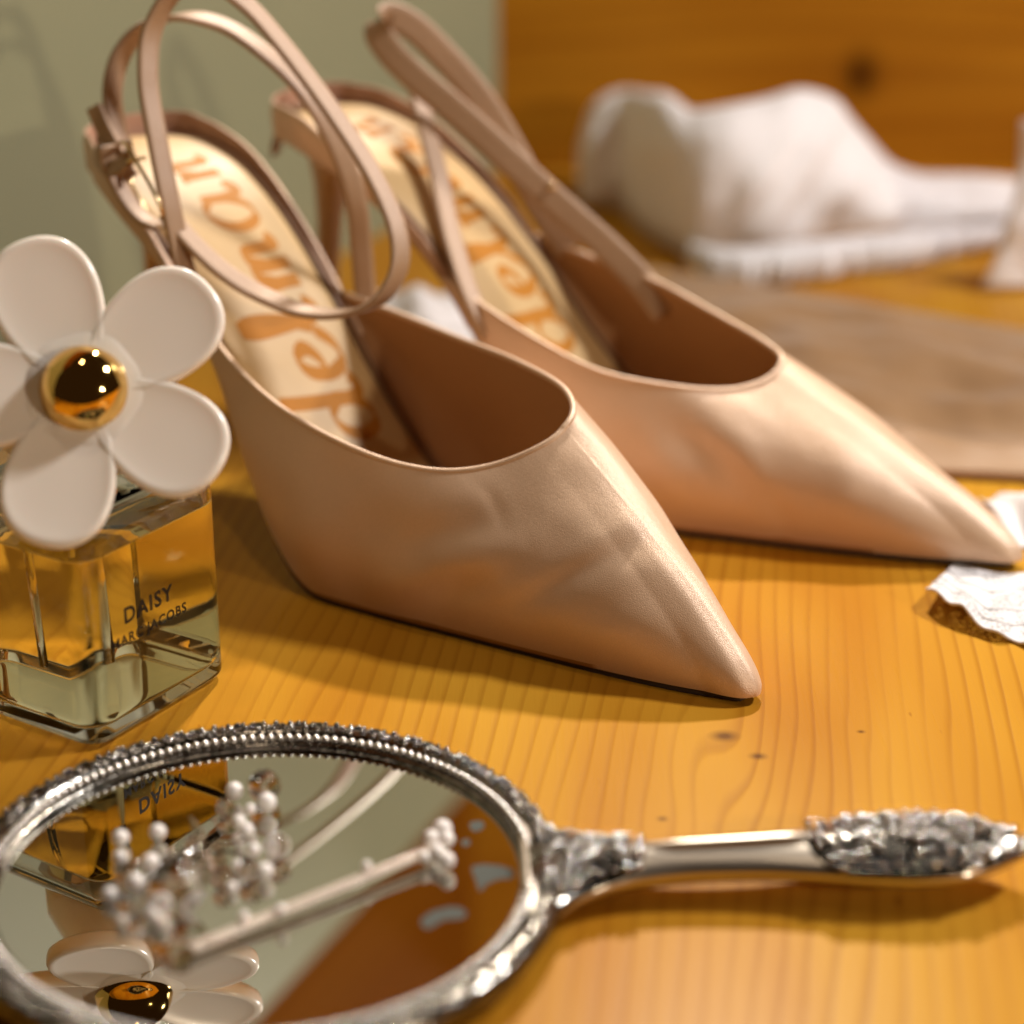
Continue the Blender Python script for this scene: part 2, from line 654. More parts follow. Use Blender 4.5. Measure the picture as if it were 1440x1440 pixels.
SCRIPT = {  # handwriting: x along the word, y up, x-height 1 (polylines, width)
    'E': [[(1.0, 1.75), (.75, 1.95), (.35, 1.9), (.22, 1.55), (.4, 1.2), (.75, 1.12)], [(.75, 1.12), (.3, 1.05), (.05, .6), (.2, .12), (.6, -.02), (1.0, .25)]],
    'd': [[(.78, .72), (.55, .95), (.22, .85), (.05, .45), (.18, .06), (.48, .03), (.74, .35), (.82, .75)], [(1.0, 2.0), (.9, 1.5), (.8, .7), (.78, .2), (.95, .0), (1.15, .2)]],
    'e': [[(.05, .45), (.4, .52), (.66, .78), (.5, 1.0), (.2, .85), (.08, .4), (.25, .03), (.6, .06), (.92, .35)]],
    'l': [[(.0, .3), (.35, 1.0), (.5, 1.75), (.38, 2.0), (.22, 1.7), (.2, .8), (.28, .1), (.5, .0), (.72, .25)]],
    'm': [[(.05, .9), (.15, .95), (.2, .5), (.2, .0)], [(.2, .5), (.4, .92), (.55, .9), (.56, .4), (.55, .0)], [(.56, .5), (.76, .92), (.92, .9), (.95, .4), (1.0, .05), (1.2, .2)]],
    'a': [[(.75, .8), (.5, .98), (.18, .82), (.05, .42), (.2, .04), (.5, .06), (.74, .4), (.8, .9)], [(.8, .9), (.78, .3), (.92, .0), (1.15, .22)]],
    'n': [[(.05, .9), (.15, .95), (.2, .5), (.2, .0)], [(.2, .5), (.45, .92), (.65, .88), (.66, .4), (.72, .05), (.95, .2)]],
}


# soft folds of the satin where the foot has bent it: path, width, depth in cm
NEAR_CREASES = [([(700, 868), (760, 830), (850, 782), (935, 742)], 17, -.085), ([(720, 838), (790, 796), (860, 755), (925, 715)], 22, .06),
                ([(705, 890), (790, 860), (880, 812), (955, 790)], 24, .05), ([(520, 842), (590, 812), (650, 783), (745, 768)], 26, .11),
                ([(560, 772), (600, 752), (640, 745), (690, 722)], 26, -.10), ([(600, 860), (645, 832), (700, 815)], 22, -.10),
                ([(430, 800), (480, 720), (560, 690), (660, 700)], 40, .08), ([(430, 620), (500, 690), (540, 760)], 40, -.06),
                ([(660, 668), (690, 700), (705, 740)], 12, -.04), ([(800, 900), (880, 880), (960, 880)], 30, .04), ([(760, 690), (830, 680), (880, 700)], 30, -.04)]
FAR_CREASES = [([(930, 600), (1000, 640), (1050, 700)], 26, -.09), ([(990, 590), (1050, 640), (1080, 690)], 22, .07), ([(1080, 690), (1100, 730), (1105, 770)], 16, -.06),
               ([(880, 560), (930, 640), (960, 720)], 30, .07), ([(1040, 570), (1100, 600), (1170, 650)], 28, -.04), ([(1180, 640), (1190, 680), (1180, 720)], 24, .03)]


def build_shoe(S, label, topl, straps, near):
    base = S.w((11.0, 0, 0))
    t = thing('satin_pump', label, 'shoe', (base[0], base[1], 0), 'pair of nude satin pumps')
    # ---------- upper: spans from the topline down to the feather edge of the sole
    NQ, NT = 240, 56
    Ts = spline(topl, 400)
    ic = int(np.argmin(Ts[:, 0]))
    dd = np.r_[np.linspace(0, 1, 60) ** 2 * 2.0, np.linspace(2.05, 16.75, 140)]
    Bl = np.stack([dd, S.L(dd), S.zb(dd) + .15], 1)
    Br = np.stack([dd, S.Rr(dd), S.zb(dd) + .15], 1)
    qq = np.linspace(0, 1, NQ // 2 + 1) ** 1.35
    TL = arc_resample(Ts[:ic + 1][::-1], qq)
    TR = arc_resample(Ts[ic:], qq)
    BL, BR = arc_resample(Bl, qq), arc_resample(Br, qq)
    T = np.vstack([TL[::-1], TR[1:]])
    B = np.vstack([BL[::-1], BR[1:]])
    q = np.r_[-qq[::-1], qq[1:]]
    tan = unit(np.gradient(B, axis=0))
    out = np.stack([-tan[:, 1], tan[:, 0], np.zeros(len(B))], 1)
    if out[len(B) // 2, 0] > 0:
        out = -out
    out[:, 2] = 0
    for _ in range(6):
        out[1:-1] = (out[:-2] + out[1:-1] * 2 + out[2:]) / 4
    out = unit(out)
    B = B - out * (.20 * np.clip((17.0 - B[:, 0]) / 5, 0, 1) * np.clip(B[:, 0] / 1.0, 0, 1))[:, None]
    toew = np.exp(-(q / 0.10) ** 2)[:, None]
    frontw = np.exp(-(q / 0.34) ** 2)[:, None]
    Hh = (T[:, 2] - B[:, 2])[:, None]
    up = np.array([0, 0, 1.0])

    def surf(inset, nt=NT, zlow=0.0):
        B_ = B - out * inset + up * zlow
        T_ = T - out * inset
        H2 = np.clip(Hh - zlow, .05, None)
        P1 = B_ + out * (0.62 * (1 - toew) + 0.14 * toew) * np.clip(H2 / 3, .1, 1) + up * (H2 * .40 * (1 - toew) + 0.75 * toew)
        Ch = B_ - T_
        P2 = T_ + Ch * (.42 * (1 - frontw) + .40 * frontw) + out * (0.42 * (1 - frontw) + .10 * frontw) * np.clip(H2 / 3, .1, 1) + up * ((.28 + .15 * H2) * frontw * (1 - toew) + .42 * toew)
        s = np.linspace(0, 1, nt)[None, :, None]
        return ((1 - s) ** 3 * B_[:, None] + 3 * s * (1 - s) ** 2 * P1[:, None] + 3 * s * s * (1 - s) * P2[:, None] + s ** 3 * T_[:, None])
    G = surf(0.0)
    Wd = S.w(G)
    nrm = unit(np.cross(np.gradient(Wd, axis=0), np.gradient(Wd, axis=1)))
    if (nrm[NQ // 4, NT // 2] @ S.N) < 0:
        nrm = -nrm
    disp = np.zeros(G.shape[:2])
    fade = np.sin(np.pi * np.clip(np.linspace(0.02, .98, NT), 0, 1))[None]
    PU, PV = proj(Wd)
    facing = 1 / (1 + np.exp(-(G[..., 1] + .6) / .25))

    def crease(pts, wd, amp):
        Q = spline([(x, y, 0) for x, y in pts], 60)[:, :2]
        e = np.sin(np.pi * np.linspace(.04, .96, 60)) ** .6
        dist = np.full(PU.shape, 1e9)
        wgt = np.zeros(PU.shape)
        for k in range(60):
            dk = np.hypot(PU - Q[k, 0], PV - Q[k, 1])
            m_ = dk < dist
            dist = np.where(m_, dk, dist)
            wgt = np.where(m_, e[k], wgt)
        return amp * wgt * np.exp(-(dist / wd) ** 2) * facing
    for c_ in (NEAR_CREASES if near else FAR_CREASES):
        disp += crease(*c_)
    nz = np.array([[fnoise(G[i, j, 0] * .55, G[i, j, 1] * .55, G[i, j, 2] * .55 + (0 if near else 9)) for j in range(NT)] for i in range(len(G))])
    disp += .085 * nz * fade
    Wd = Wd + nrm * (disp * fade ** .5)[..., None]
    o = mk('upper', Wd.reshape(-1, 3), grid_faces(len(G), NT), M_satin, t)
    Wi = np.concatenate([(Wd - nrm * .09)[:, 3:], Wd[:, -1:]], 1)
    mk('lining', Wi.reshape(-1, 3), grid_faces(len(Wi), Wi.shape[1]), M_lining, t)
    rim = S.w(T - out * .05)
    v, f = tube(rim, .085, 8, up=(0, 0, 1))
    mk('topline_binding', v, f, M_satin, t)
    # ---------- outsole
    d = np.r_[.22 + np.linspace(0, 1, 14) ** 2 * 1.4, np.linspace(1.6, 21.5, 60)]
    ins = np.minimum(.24, .36 * S.L(d))
    rows = []
    for z in (0.0, .13):
        rows.append(np.stack([d + .08, np.maximum(S.L(d) - ins, 0), S.zb(d) + z], 1))
    rows = [rows[0], rows[1], np.stack([d + .08, S.Rr(d) + ins, S.zb(d) + .13], 1), np.stack([d + .08, S.Rr(d) + ins, S.zb(d)], 1)]
    V = S.w(np.stack(rows, 1)).reshape(-1, 3)
    f = grid_faces(len(d), 4, False, True)
    f += [(0, 1, 2, 3), tuple((len(d) - 1) * 4 + k for k in (3, 2, 1, 0))]
    o = mk('outsole', V, f, M_sole, t)
    sharp(o, 40)

    # ---------- footbed (board wrapped in satin) and insole pad
    def bed(d0, d1, margin, z0, z1, crown, nn=90, rnd=.08):
        d = np.linspace(d0, d1, nn)
        end = np.clip((d1 - d) / .9, 0, 1)
        sh = np.sqrt(1 - (1 - end) ** 2)
        cc = (S.L(d) + S.Rr(d)) / 2
        hw = np.maximum((S.L(d) - S.Rr(d)) / 2 - margin, .05) * np.maximum(sh, .04)
        sec = [(-1, z0), (-1, z1 - rnd), (-1 + rnd * .6, z1)] + [(x, z1 + crown * (1 - x * x)) for x in np.linspace(-.85, .85, 9)] + [(1 - rnd * .6, z1), (1, z1 - rnd), (1, z0)]
        sec = np.array(sec)
        V = np.stack([np.repeat(d[:, None], len(sec), 1), cc[:, None] + hw[:, None] * sec[None, :, 0], S.zb(d)[:, None] + sec[None, :, 1] + 0 * d[:, None]], -1)
        f = grid_faces(nn, len(sec), False, True) + [tuple(range(len(sec)))[::-1], tuple((nn - 1) * len(sec) + k for k in range(len(sec)))]
        return S.w(V).reshape(-1, 3), f, d, cc, hw
    # outer body of the footbed: behind the vamp it is the visible side of the shoe
    v, f, *_ = bed(15.6, 23.12, 0.0, .12, .50, .0, 80, .14)
    mk('footbed', v, f, M_footbed, t)
    v, f, *_ = bed(3.5, 16.5, 0.16, .17, .47, .0, 60, .06)
    mk('sock_lining', v, f, M_lining, t)
    v, f, d, cc, hw = bed(4.2, 22.75, 0.42, .42, .60, .05, 100, .07)
    pad = mk('insole', v, f, M_pad, t)
    for sgn in (1, -1):
        for off, rr_ in ((.10, .10), (.27, .05)):
            k = d > 6
            line = np.stack([d[k], (cc + sgn * (hw + off * np.clip(hw, 0, 1)))[k], S.zb(d[k]) + .52], 1)
            v, f = tube(S.w(line), rr_, 6)
            mk('edge_cord', v, f, M_trim if off < .2 else M_footbed, pad)
    # handwriting pressed on the insole, read from toe to heel
    for ch, d0, n0, sx, sy in [('E', 10.9, -1.25, 1.2, 1.15), ('d', 14.2, -1.5, 1.0, 1.35), ('e', 15.4, -1.4, .9, 1.45), ('l', 16.3, -1.3, .7, 1.35), ('m', 17.0, -1.25, 1.1, 1.35), ('a', 18.55, -1.2, 1.2, 1.5), ('n', 20.1, -1.1, 1.0, 1.3)]:
        parts = []
        for st in SCRIPT[ch]:
            P = spline([(x, y, 0) for x, y in st], 26)
            dN = d0 + P[:, 0] * sx
            nN = n0 + P[:, 1] * sy
            xx = np.clip((nN - np.interp(dN, d, cc)) / np.interp(dN, d, hw), -1, 1)
            Z = S.zb(dN) + .60 + .05 * (1 - xx ** 2) + .004
            Pw = np.stack([dN, nN, Z], 1)
            tg = unit(np.gradient(Pw[:, :2], axis=0))
            wdt = (.045 + .075 * np.abs(tg[:, 1]) ** 1.0) * (1.15 if near else 1.0)
            prp = np.stack([-tg[:, 1], tg[:, 0], np.zeros(len(tg))], 1)
            slope = np.gradient(S.zb(np.linspace(10, 23, 200)), 13 / 199)
            sl = np.interp(dN, np.linspace(10, 23, 200), slope)
            prp[:, 2] = prp[:, 0] * sl
            V = S.w(np.stack([Pw + prp * wdt[:, None], Pw - prp * wdt[:, None]], 1)).reshape(-1, 3)
            parts.append((V, grid_faces(len(Pw), 2)))
        v, f = merge(parts)
        mk('letter', v, f, M_goldprint, pad)
    # ---------- heel counter
    dl = np.linspace(17.8, 22.0, 24)
    dr = np.linspace(22.0, 16.0, 34)
    aa = np.linspace(0, math.pi, 26)[1:-1]
    edge = np.vstack([np.stack([dl, S.L(dl)], 1), np.stack([22.0 + 1.15 * np.sin(aa), S.L(22.0) * np.cos(aa)], 1), np.stack([dr, S.Rr(dr)], 1)])
    s = np.linspace(0, 1, len(edge))
    hgt = .62 * np.clip(s / .22, 0, 1) ** .8 * np.clip((1 - s) / .45, 0, 1) ** .8 + .03
    ctr = np.array([19.5, 0])
    inw = unit(ctr - edge) * np.array([.35, 1])
    zb_ = S.zb(edge[:, 0])
    prof = []
    for k, (of, zz) in enumerate([(-.02, .12), (-.07, .55), (-.02, .5), (.02, .5), (.10, .5)]):
        pass
    secs = []
    for of, hz in [(-.02, 0.0), (-.09, .45), (-.04, .85), (.02, 1.0), (.09, 1.0), (.13, .85), (.10, .45), (.14, 0)]:
        secs.append(np.stack([edge[:, 0] + inw[:, 0] * of, edge[:, 1] + inw[:, 1] * of, zb_ + (.15 if of < 0.1 and hz == 0 else .5) + hgt * hz], 1))
    G2 = S.w(np.stack(secs, 1))
    mk('heel_counter', G2[:, :5].reshape(-1, 3), grid_faces(len(edge), 5), M_satin, t)
    mk('counter_lining', G2[:, 4:].reshape(-1, 3), grid_faces(len(edge), 4), M_rosy, t)
    # ---------- stiletto heel
    rows = []
    zs = np.array([0.45, 1.0, 2.5, 4.5, 6.2, 7.3, 8.1, 8.75])
    ctrs = np.interp(zs, [0, 4, 7, 8.8], [22.0, 22.0, 21.75, 21.1])
    rad = np.interp(zs, [0, 2.5, 5, 6.6, 7.8, 8.8], [.34, .36, .40, .46, .75, 1.55])
    for z, cd, rr_ in zip(zs, ctrs, rad):
        a = np.linspace(0, 2 * math.pi, 24, endpoint=False)
        dx = np.cos(a) * rr_
        dx = np.where(dx < 0, dx * .55, dx)
        dpt = cd + dx
        zz = np.minimum(z + S.lift, S.zb(dpt) + .12)
        rows.append(np.stack([dpt, np.sin(a) * rr_, zz], 1))
    V = S.w(np.stack(rows)).reshape(-1, 3)
    f = grid_faces(len(zs), 24, False, True) + [tuple(range(24)), tuple((len(zs) - 1) * 24 + k for k in range(24))]
    hl = mk('heel', V, f, M_satin, t)
    v, f = tube(S.w(np.array([[22.0, 0, 0.0 + S.lift], [22.0, 0, .46 + S.lift]])), .44, 20, up=S.A)
    mk('heel_tip', v, f, M_sole, hl)
    # ---------- straps
    for nm, P, wd, width, th in straps:
        P = np.array(P, float)
        n = len(P) * 14
        Q = spline(P, n)
        if np.ndim(wd) == 2:
            Wq = np.stack([np.interp(np.linspace(0, 1, n), np.linspace(0, 1, len(wd)), np.array(wd)[:, k]) for k in range(3)], 1)
        else:
            Wq = np.tile(np.array(wd, float), (n, 1))
        v, f = ribbon(Q, Wq, width, th)
        mk(nm, v, f, M_strap, t)
    return t


def wire(parent, name, P, r, mat, closed=True, n=60, sides=10):
    v, f = tube(spline(P, n, closed), r, sides, closed, up=(.3, .2, 1))
    return mk(name, v, f, mat, parent)


S1 = Shoe((5.6, 43.0), 44.5)
top1 = [(16.7, 2.38, 5.6), (15, 2.75, 5.05), (13.2, 2.98, 4.6), (10.7, 2.95, 4.22), (9, 2.6, 4.05), (7.9, 2.05, 4.05), (7.15, 1.35, 4.22), (6.5, .6, 4.6),
        (6.25, 0, 4.9), (6.35, -.6, 5.2), (7.3, -1.4, 5.35), (9.8, -2.35, 5.25), (12.5, -2.75, 5.2), (14.7, -2.65, 5.4), (16.7, -2.4, 5.6)]
N1 = S1.N
sA = [S1.pn(u, v, n) for u, v, n in [(272, 420, 2.55), (258, 370, 2.6), (240, 290, 2.6), (222, 200, 2.4), (208, 110, 2.1), (215, 40, 1.6), (250, -15, .9), (295, -28, 0.1), (345, 5, -.6), (395, 60, -1.0), (470, 160, -1.4), (530, 255, -1.6),
                                     (560, 330, -1.5), (560, 380, -1.2), (535, 420, -.7), (490, 440, -.1), (430, 438, .6), (370, 415, 1.3), (320, 385, 1.9), (275, 345, 2.3), (235, 300, 2.55)]]
sB = [S1.pn(u, v, n) for u, v, n in [(180, 225, 2.3), (168, 190, 2.2), (158, 130, 2.0), (172, 75, 1.5), (205, 38, .9), (255, 24, .2), (310, 34, -.6), (370, 72, -1.2), (430, 130, -1.8), (475, 205, -2.3), (500, 280, -2.6), (508, 350, -2.75), (515, 420, -2.75), (530, 500, -2.65)]]
tail = [S1.pn(u, v, n) for u, v, n in [(132, 150, 2.6), (145, 180, 2.6), (162, 212, 2.6), (185, 250, 2.6)]]
loop = [S1.pn(u, v, n) for u, v, n in [(150, 205, 2.9), (152, 225, 2.9), (165, 255, 2.8), (185, 290, 2.7), (205, 310, 2.6), (222, 318, 2.5)]]
keeper = [S1.pn(u, v, n) for u, v, n in [(141, 190, 2.5), (138, 210, 2.7), (146, 232, 2.9), (165, 235, 3.0), (180, 222, 2.9), (180, 205, 2.6)]]
sh1 = build_shoe(S1, 'nearer nude satin pointed pump behind the perfume bottle, cream insole fully in view', top1,
                 [('ankle_strap', sA, N1, .60, .17), ('ankle_strap', sB, [N1 + np.array([0, 0, .3]), N1, N1, N1 * .9 + S1.A * .4, N1 * .6 + S1.A * .8], .60, .17),
                  ('strap_tail', tail, N1 * .5 + S1.A, .45, .15), ('strap_end', loop, N1, .5, .16), ('strap_keeper', keeper, (0.2, .3, 1), .45, .13)], True)
bk = [S1.pn(u, v, n) for u, v, n in [(176, 202, 2.95), (192, 228, 2.95), (212, 262, 2.95), (226, 292, 2.95), (232, 318, 2.7), (214, 312, 2.4), (196, 280, 2.4), (178, 240, 2.4), (166, 210, 2.6)]]
b = wire(sh1, 'buckle', bk, .055, M_buckle)
v, f = tube([S1.pn(160, 236, 2.6), S1.pn(182, 226, 3.0), S1.pn(205, 222, 2.7)], .05, 8)
mk('buckle_pin', v, f, M_buckle, b)

t2 = unz(1437, 800, 0.0)
S2 = Shoe((t2[0], t2[1]), 31.5, lift=0.05, dz=0.6, curve=-0.35)
top2 = [(16.4, 2.1, 5.75), (14.9, 2.45, 5.25), (12.4, 2.85, 4.55), (11.0, 2.7, 4.15), (9.1, 2.2, 3.95), (8.2, 1.6, 3.85), (7.7, 1.1, 3.85), (7.25, .5, 4.0), (7.1, 0, 4.2),
        (7.25, -.5, 4.35), (8.0, -1.1, 4.45), (10.1, -2.1, 4.7), (12.3, -2.75, 5.1), (14.6, -2.8, 5.5), (16.4, -2.7, 5.9)]
wf = np.array([.60, .25, .75])
fA = [S2.pn(u, v, n) for u, v, n in [(935, 440, -2.75), (905, 400, -2.7), (850, 345, -2.5), (780, 283, -2.1), (700, 210, -1.5), (635, 152, -1.1), (580, 105, -.8), (545, 68, -.7), (532, 42, -.8), (545, 24, -1.1), (575, 34, -1.5), (625, 80, -2.1), (680, 145, -2.6), (722, 215, -2.9), (760, 290, -2.9), (800, 350, -2.75)]]
fB = [S2.pn(u, v, n) for u, v, n in [(585, 110, -1.6), (595, 160, -1.0), (605, 200, -.4), (618, 250, .3), (630, 310, 1.1), (645, 365, 1.8), (662, 415, 2.3), (690, 470, 2.5)]]
sh2 = build_shoe(S2, 'farther nude satin pointed pump in front of the taupe pouch, its toe on white lace', top2,
                 [('ankle_strap', fA, wf, .85, .16), ('ankle_strap', fB, S2.A * .5 + S2.N * .5 + np.array([.5, 0, 0]), .62, .16)], False)
kp = S2.pn(776, 262, -2.0)
v, f = ellipsoid(kp, (.12, .12, .12))
mk('strap_stud', v, f, M_buckle, sh2)
kk = [S2.pn(u, v, n) for u, v, n in [(388, 215, .4), (392, 185, .5), (405, 165, .5), (425, 160, .3), (440, 180, .3), (445, 215, .2)]]
v, f = ribbon(spline(kk, 40), (.4, .5, .9), .55, .14)
mk('strap_keeper', v, f, M_strap, sh2)

# ================================================================ PERFUME BOTTLE
e1 = np.array([.543, .840, 0.0])
e2 = np.array([-.840, .543, 0.0])
bw1, bw2, bh = 4.6, 5.5, 5.65
corner = np.array([-9.02, 40.6, 0])
bc = corner + e1 * bw1 / 2 + e2 * bw2 / 2
bottle = thing('perfume_bottle', 'square glass perfume bottle of amber liquid with a white daisy cap behind the mirror', 'perfume bottle', bc)


def rounded_block(w1, w2, z0, z1, rc, rv, rvb=None, arch=0.0, nc=8, nv=7, z1fn=None):
    rvb = rv if rvb is None else rvb
    outl = []
    for sx, sy, a0 in ((1, 1, 0), (-1, 1, 90), (-1, -1, 180), (1, -1, 270)):
        for a in np.linspace(R(a0), R(a0 + 90), nc):
            outl.append((sx, sy, math.cos(a), math.sin(a)))
    rows = []
    lv = []
    for a in np.linspace(0, math.pi / 2, nv):
        lv.append((rvb * (1 - math.sin(a)), z0 + rvb * (1 - math.cos(a))))
    for k in np.linspace(.1, .9, 5):
        lv.append((0, z0 + rvb + (z1 - rv - z0 - rvb) * k))
    for a in np.linspace(0, math.pi / 2, nv):
        lv.append((rv * (1 - math.cos(a)), z1 - rv + rv * math.sin(a)))
    for ins, z in lv:
        rr_ = max(rc - ins * .6, .08)
        row = []
        for sx, sy, ca, sa in outl:
            X = sx * (w1 / 2 - ins - rr_) + rr_ * ca
            Y = sy * (w2 / 2 - ins - rr_) + rr_ * sa
            zz = z
            if arch:
                lowf = max(0, 1 - (z - z0) / 1.6)
                zz = z + arch * lowf * (1 - (2 * X / w1) ** 2) * .5 + arch * lowf * (1 - (2 * Y / w2) ** 2) * .5
            row.append(bc + e1 * X + e2 * Y + np.array([0, 0, zz]))
        rows.append(row)
    V = np.array(rows).reshape(-1, 3)
    n = len(outl)
    f = grid_faces(len(lv), n, False, True) + [tuple(range(n))[::-1], tuple((len(lv) - 1) * n + k for k in range(n))]
    return V, f


v, f = rounded_block(bw1, bw2, 0.01, bh, .62, .95, .25, arch=.20)
glass = mk('glass_body', v, f, M_glass, bottle)
v, f = rounded_block(bw1 - .34, bw2 - .34, .30, 4.45, .52, .03, .45, arch=.14)
mk('liquid', v, f, M_liquid, glass)
v, f = rounded_block(bw1 - .34, bw2 - .34, 4.453, 5.25, .52, .5, .03)
mk('air_space', v, f, M_air, glass)
v, f = tube([bc + (0, 0, bh - .02), bc + (0, 0, bh + .75)], 1.0, 32, up=e1)
o = mk('collar', v, f, M_gold, bottle)
sharp(o)
v, f = tube([bc + (0, 0, .9), bc + e2 * .3 + (0, 0, bh - .3)], .12, 10, up=e1)
mk('dip_tube', v, f, M_crystal, glass)


def text_mesh(body, size, ox, oz, spacing=1.0):
    cu = bpy.data.curves.new('lettering', 'FONT')
    cu.body = body
    cu.size = size
    cu.space_character = spacing
    cu.align_x = 'CENTER'
    cu.resolution_u = 3
    cu.offset = 0.026 * size
    ob = bpy.data.objects.new('lettering', cu)
    C.objects.link(ob)
    dg = bpy.context.evaluated_depsgraph_get()
    me = bpy.data.meshes.new_from_object(ob.evaluated_get(dg))
    V = np.array([vv.co[:] for vv in me.vertices])
    Fc = [tuple(p.vertices) for p in me.polygons]
    bpy.data.objects.remove(ob)
    bpy.data.curves.remove(cu)
    bpy.data.meshes.remove(me)
    face0 = bc - e2 * (bw2 / 2 + .012)
    return face0 + (V[:, :1] + ox) * e1 + (V[:, 1:2] + oz) * np.array([0, 0, 1.0]), Fc


# print on the right hand face
for body, size, oz in (('DAISY', .52, 2.72), ('MARC JACOBS', .335, 2.24)):
    v, f = text_mesh(body, size, -0.38, oz, 1.15)
    mk('lettering', v, f, M_print, glass, smooth=False)

# daisy cap
fc0 = EYE + ray(118, 547) * 44.3
el = R(33)
fn = np.array([.13, -math.cos(el), math.sin(el)])
fn = unit(fn)
fx = unit(np.cross(np.array([0, 0, 1.0]), fn))
fx = fx if fx[0] > 0 else -fx
fy = np.cross(fn, fx)
fy = fy if fy[2] > 0 else -fy


def petal(center, X, Y, Nn, ang, length, width, thick, tilt=0.0):
    """rounded petal lying in the X/Y plane, pointing along ang (clockwise from Y)"""
    dirv = math.sin(R(ang)) * X + math.cos(R(ang)) * Y
    side = np.cross(Nn, dirv)
    dirv = unit(dirv * math.cos(tilt) + Nn * math.sin(tilt))
    nn = np.cross(dirv, side)
    if nn @ Nn < 0:
        nn = -nn
    na = 56
    a = np.linspace(0, 2 * math.pi, na, endpoint=False)
    # egg outline: narrow at the flower's centre, broad at the tip
    tt = (1 - np.cos(a)) / 2
    ly = tt * length
    wx = np.sign(np.sin(a)) * np.abs(np.sin(a)) ** .92 * (width / 2) * (.58 + .54 * tt ** .9)
    cen = length * .56
    rings = []
    for k, z in [(0.0, .03), (.25, .03), (.5, .035), (.72, .045), (.86, .06), (.93, .072), (.975, .05), (1.0, 0.0), (1.0, -.10), (.975, -.18), (.9, -.24), (.6, -.26), (0.02, -.26)]:
        kk = max(k, .002)
        P = center + np.outer(cen + (ly - cen) * kk, dirv) + np.outer(wx * kk, side) + nn * (z * thick / .3)
        rings.append(P)
    V = np.array(rings).reshape(-1, 3)
    f = grid_faces(len(rings), na, False, True) + [tuple(range(na))[::-1], tuple((len(rings) - 1) * na + k for k in range(na))]
    return V, f


for k in range(5):
    v, f = petal(fc0 - fn * .05, fx, fy, fn, -19 + 72 * k, 3.42 if k != 2 else 3.3, 2.55, .42, 0.05)
    mk('petal', v, f, M_petal, bottle)
hubr = []
for rr_, zz in [(.02, .075), (.85, .07), (1.1, .058), (1.28, .03), (1.42, -.03), (1.45, -.2), (.02, -.25)]:
    a = np.linspace(0, 2 * math.pi, 50, endpoint=False)
    rq = rr_ * (1 + (.06 * np.cos(5 * a - R(90) + R(5 * 19)) if rr_ > .7 else 0))
    hubr.append(fc0 + (np.cos(a) * rq)[:, None] * fx + (np.sin(a) * rq)[:, None] * fy + fn * (zz + .02))
v = np.array(hubr).reshape(-1, 3)
mk('flower_hub', v, grid_faces(len(hubr), 50, False, True), M_petal, bottle)
rows = []
for rr_, zz in [(0.03, .92), (.25, .90), (.46, .83), (.64, .70), (.78, .52), (.87, .30), (.90, .10), (.97, .06), (.99, .0), (.97, -.05)]:
    a = np.linspace(0, 2 * math.pi, 40, endpoint=False)
    rows.append(fc0 + np.outer(np.cos(a) * rr_, fx) + np.outer(np.sin(a) * rr_, fy) + fn * zz * .92)
v = np.array(rows).reshape(-1, 3)
mk('flower_centre', v, grid_faces(len(rows), 40, False, True) + [tuple(range(40))], M_gold, bottle)
v, f = tube([fc0 - fn * .3, fc0 - fn * 1.0, bc + (0, 0, bh + 1.1), bc + (0, 0, bh + .4)], [1.0, 1.2, 1.25, 1.2], 28, up=e1)
mk('cap', v, f, M_petal, bottle)
# smaller daisy turned to the back of the cap
fc1 = bc + np.array([1.1, .9, bh + 1.65])
fn1 = unit(np.array([.75, .55, .35]))
fx1 = unit(np.cross(np.array([0, 0, 1.0]), fn1))
fy1 = np.cross(fn1, fx1)
for k in range(5):
    v, f = petal(fc1, fx1, fy1, fn1, 20 + 72 * k, 1.75, 1.35, .34, .05)
    mk('back_petal', v, f, M_petal, bottle)
v, f = ellipsoid(fc1, (.5, .5, .5), 20, 12)
mk('flower_centre', v, f, M_gold, bottle)

# ================================================================ HAND MIRROR
mc = np.array([-4.83, 34.95, 0.0])
mirror = thing('hand_mirror', 'ornate silver hand mirror lying on the pine table, glass side up', 'mirror', mc)
RG = 5.02
NA = 220
aa = np.linspace(0, 2 * math.pi, NA, endpoint=False)
cs, sn = np.cos(aa), np.sin(aa)


def ring_profile(prof):
    rows = [np.stack([mc[0] + r * cs, mc[1] + r * sn, np.full(NA, z)], 1) for r, z in prof]
    return np.array(rows).reshape(-1, 3)


prof = [(5.0, .30), (5.0, .60), (5.05, .66), (5.10, .64), (5.13, .60), (5.27, .60), (5.30, .66), (5.36, .74), (5.48, .80), (5.62, .80), (5.76, .74), (5.84, .64), (5.86, .50), (5.80, .34), (5.6, .20), (5.2, .10), (4.0, .02)]
mk('mirror_frame', ring_profile(prof), grid_faces(len(prof), NA, False, True) + [tuple((len(prof) - 1) * NA + k for k in range(NA))], M_silver, mirror)
gl = np.vstack([np.stack([mc[0] + 5.02 * cs, mc[1] + 5.02 * sn, np.full(NA, .52)], 1), np.stack([mc[0] + 5.02 * cs, mc[1] + 5.02 * sn, np.full(NA, .34)], 1)])
gf = [tuple(range(NA)), tuple(range(NA, 2 * NA))[::-1]] + [(k, (k + 1) % NA, NA + (k + 1) % NA, NA + k) for k in range(NA)]
mg = mk('mirror_glass', gl, gf, M_mirror, mirror, smooth=False)
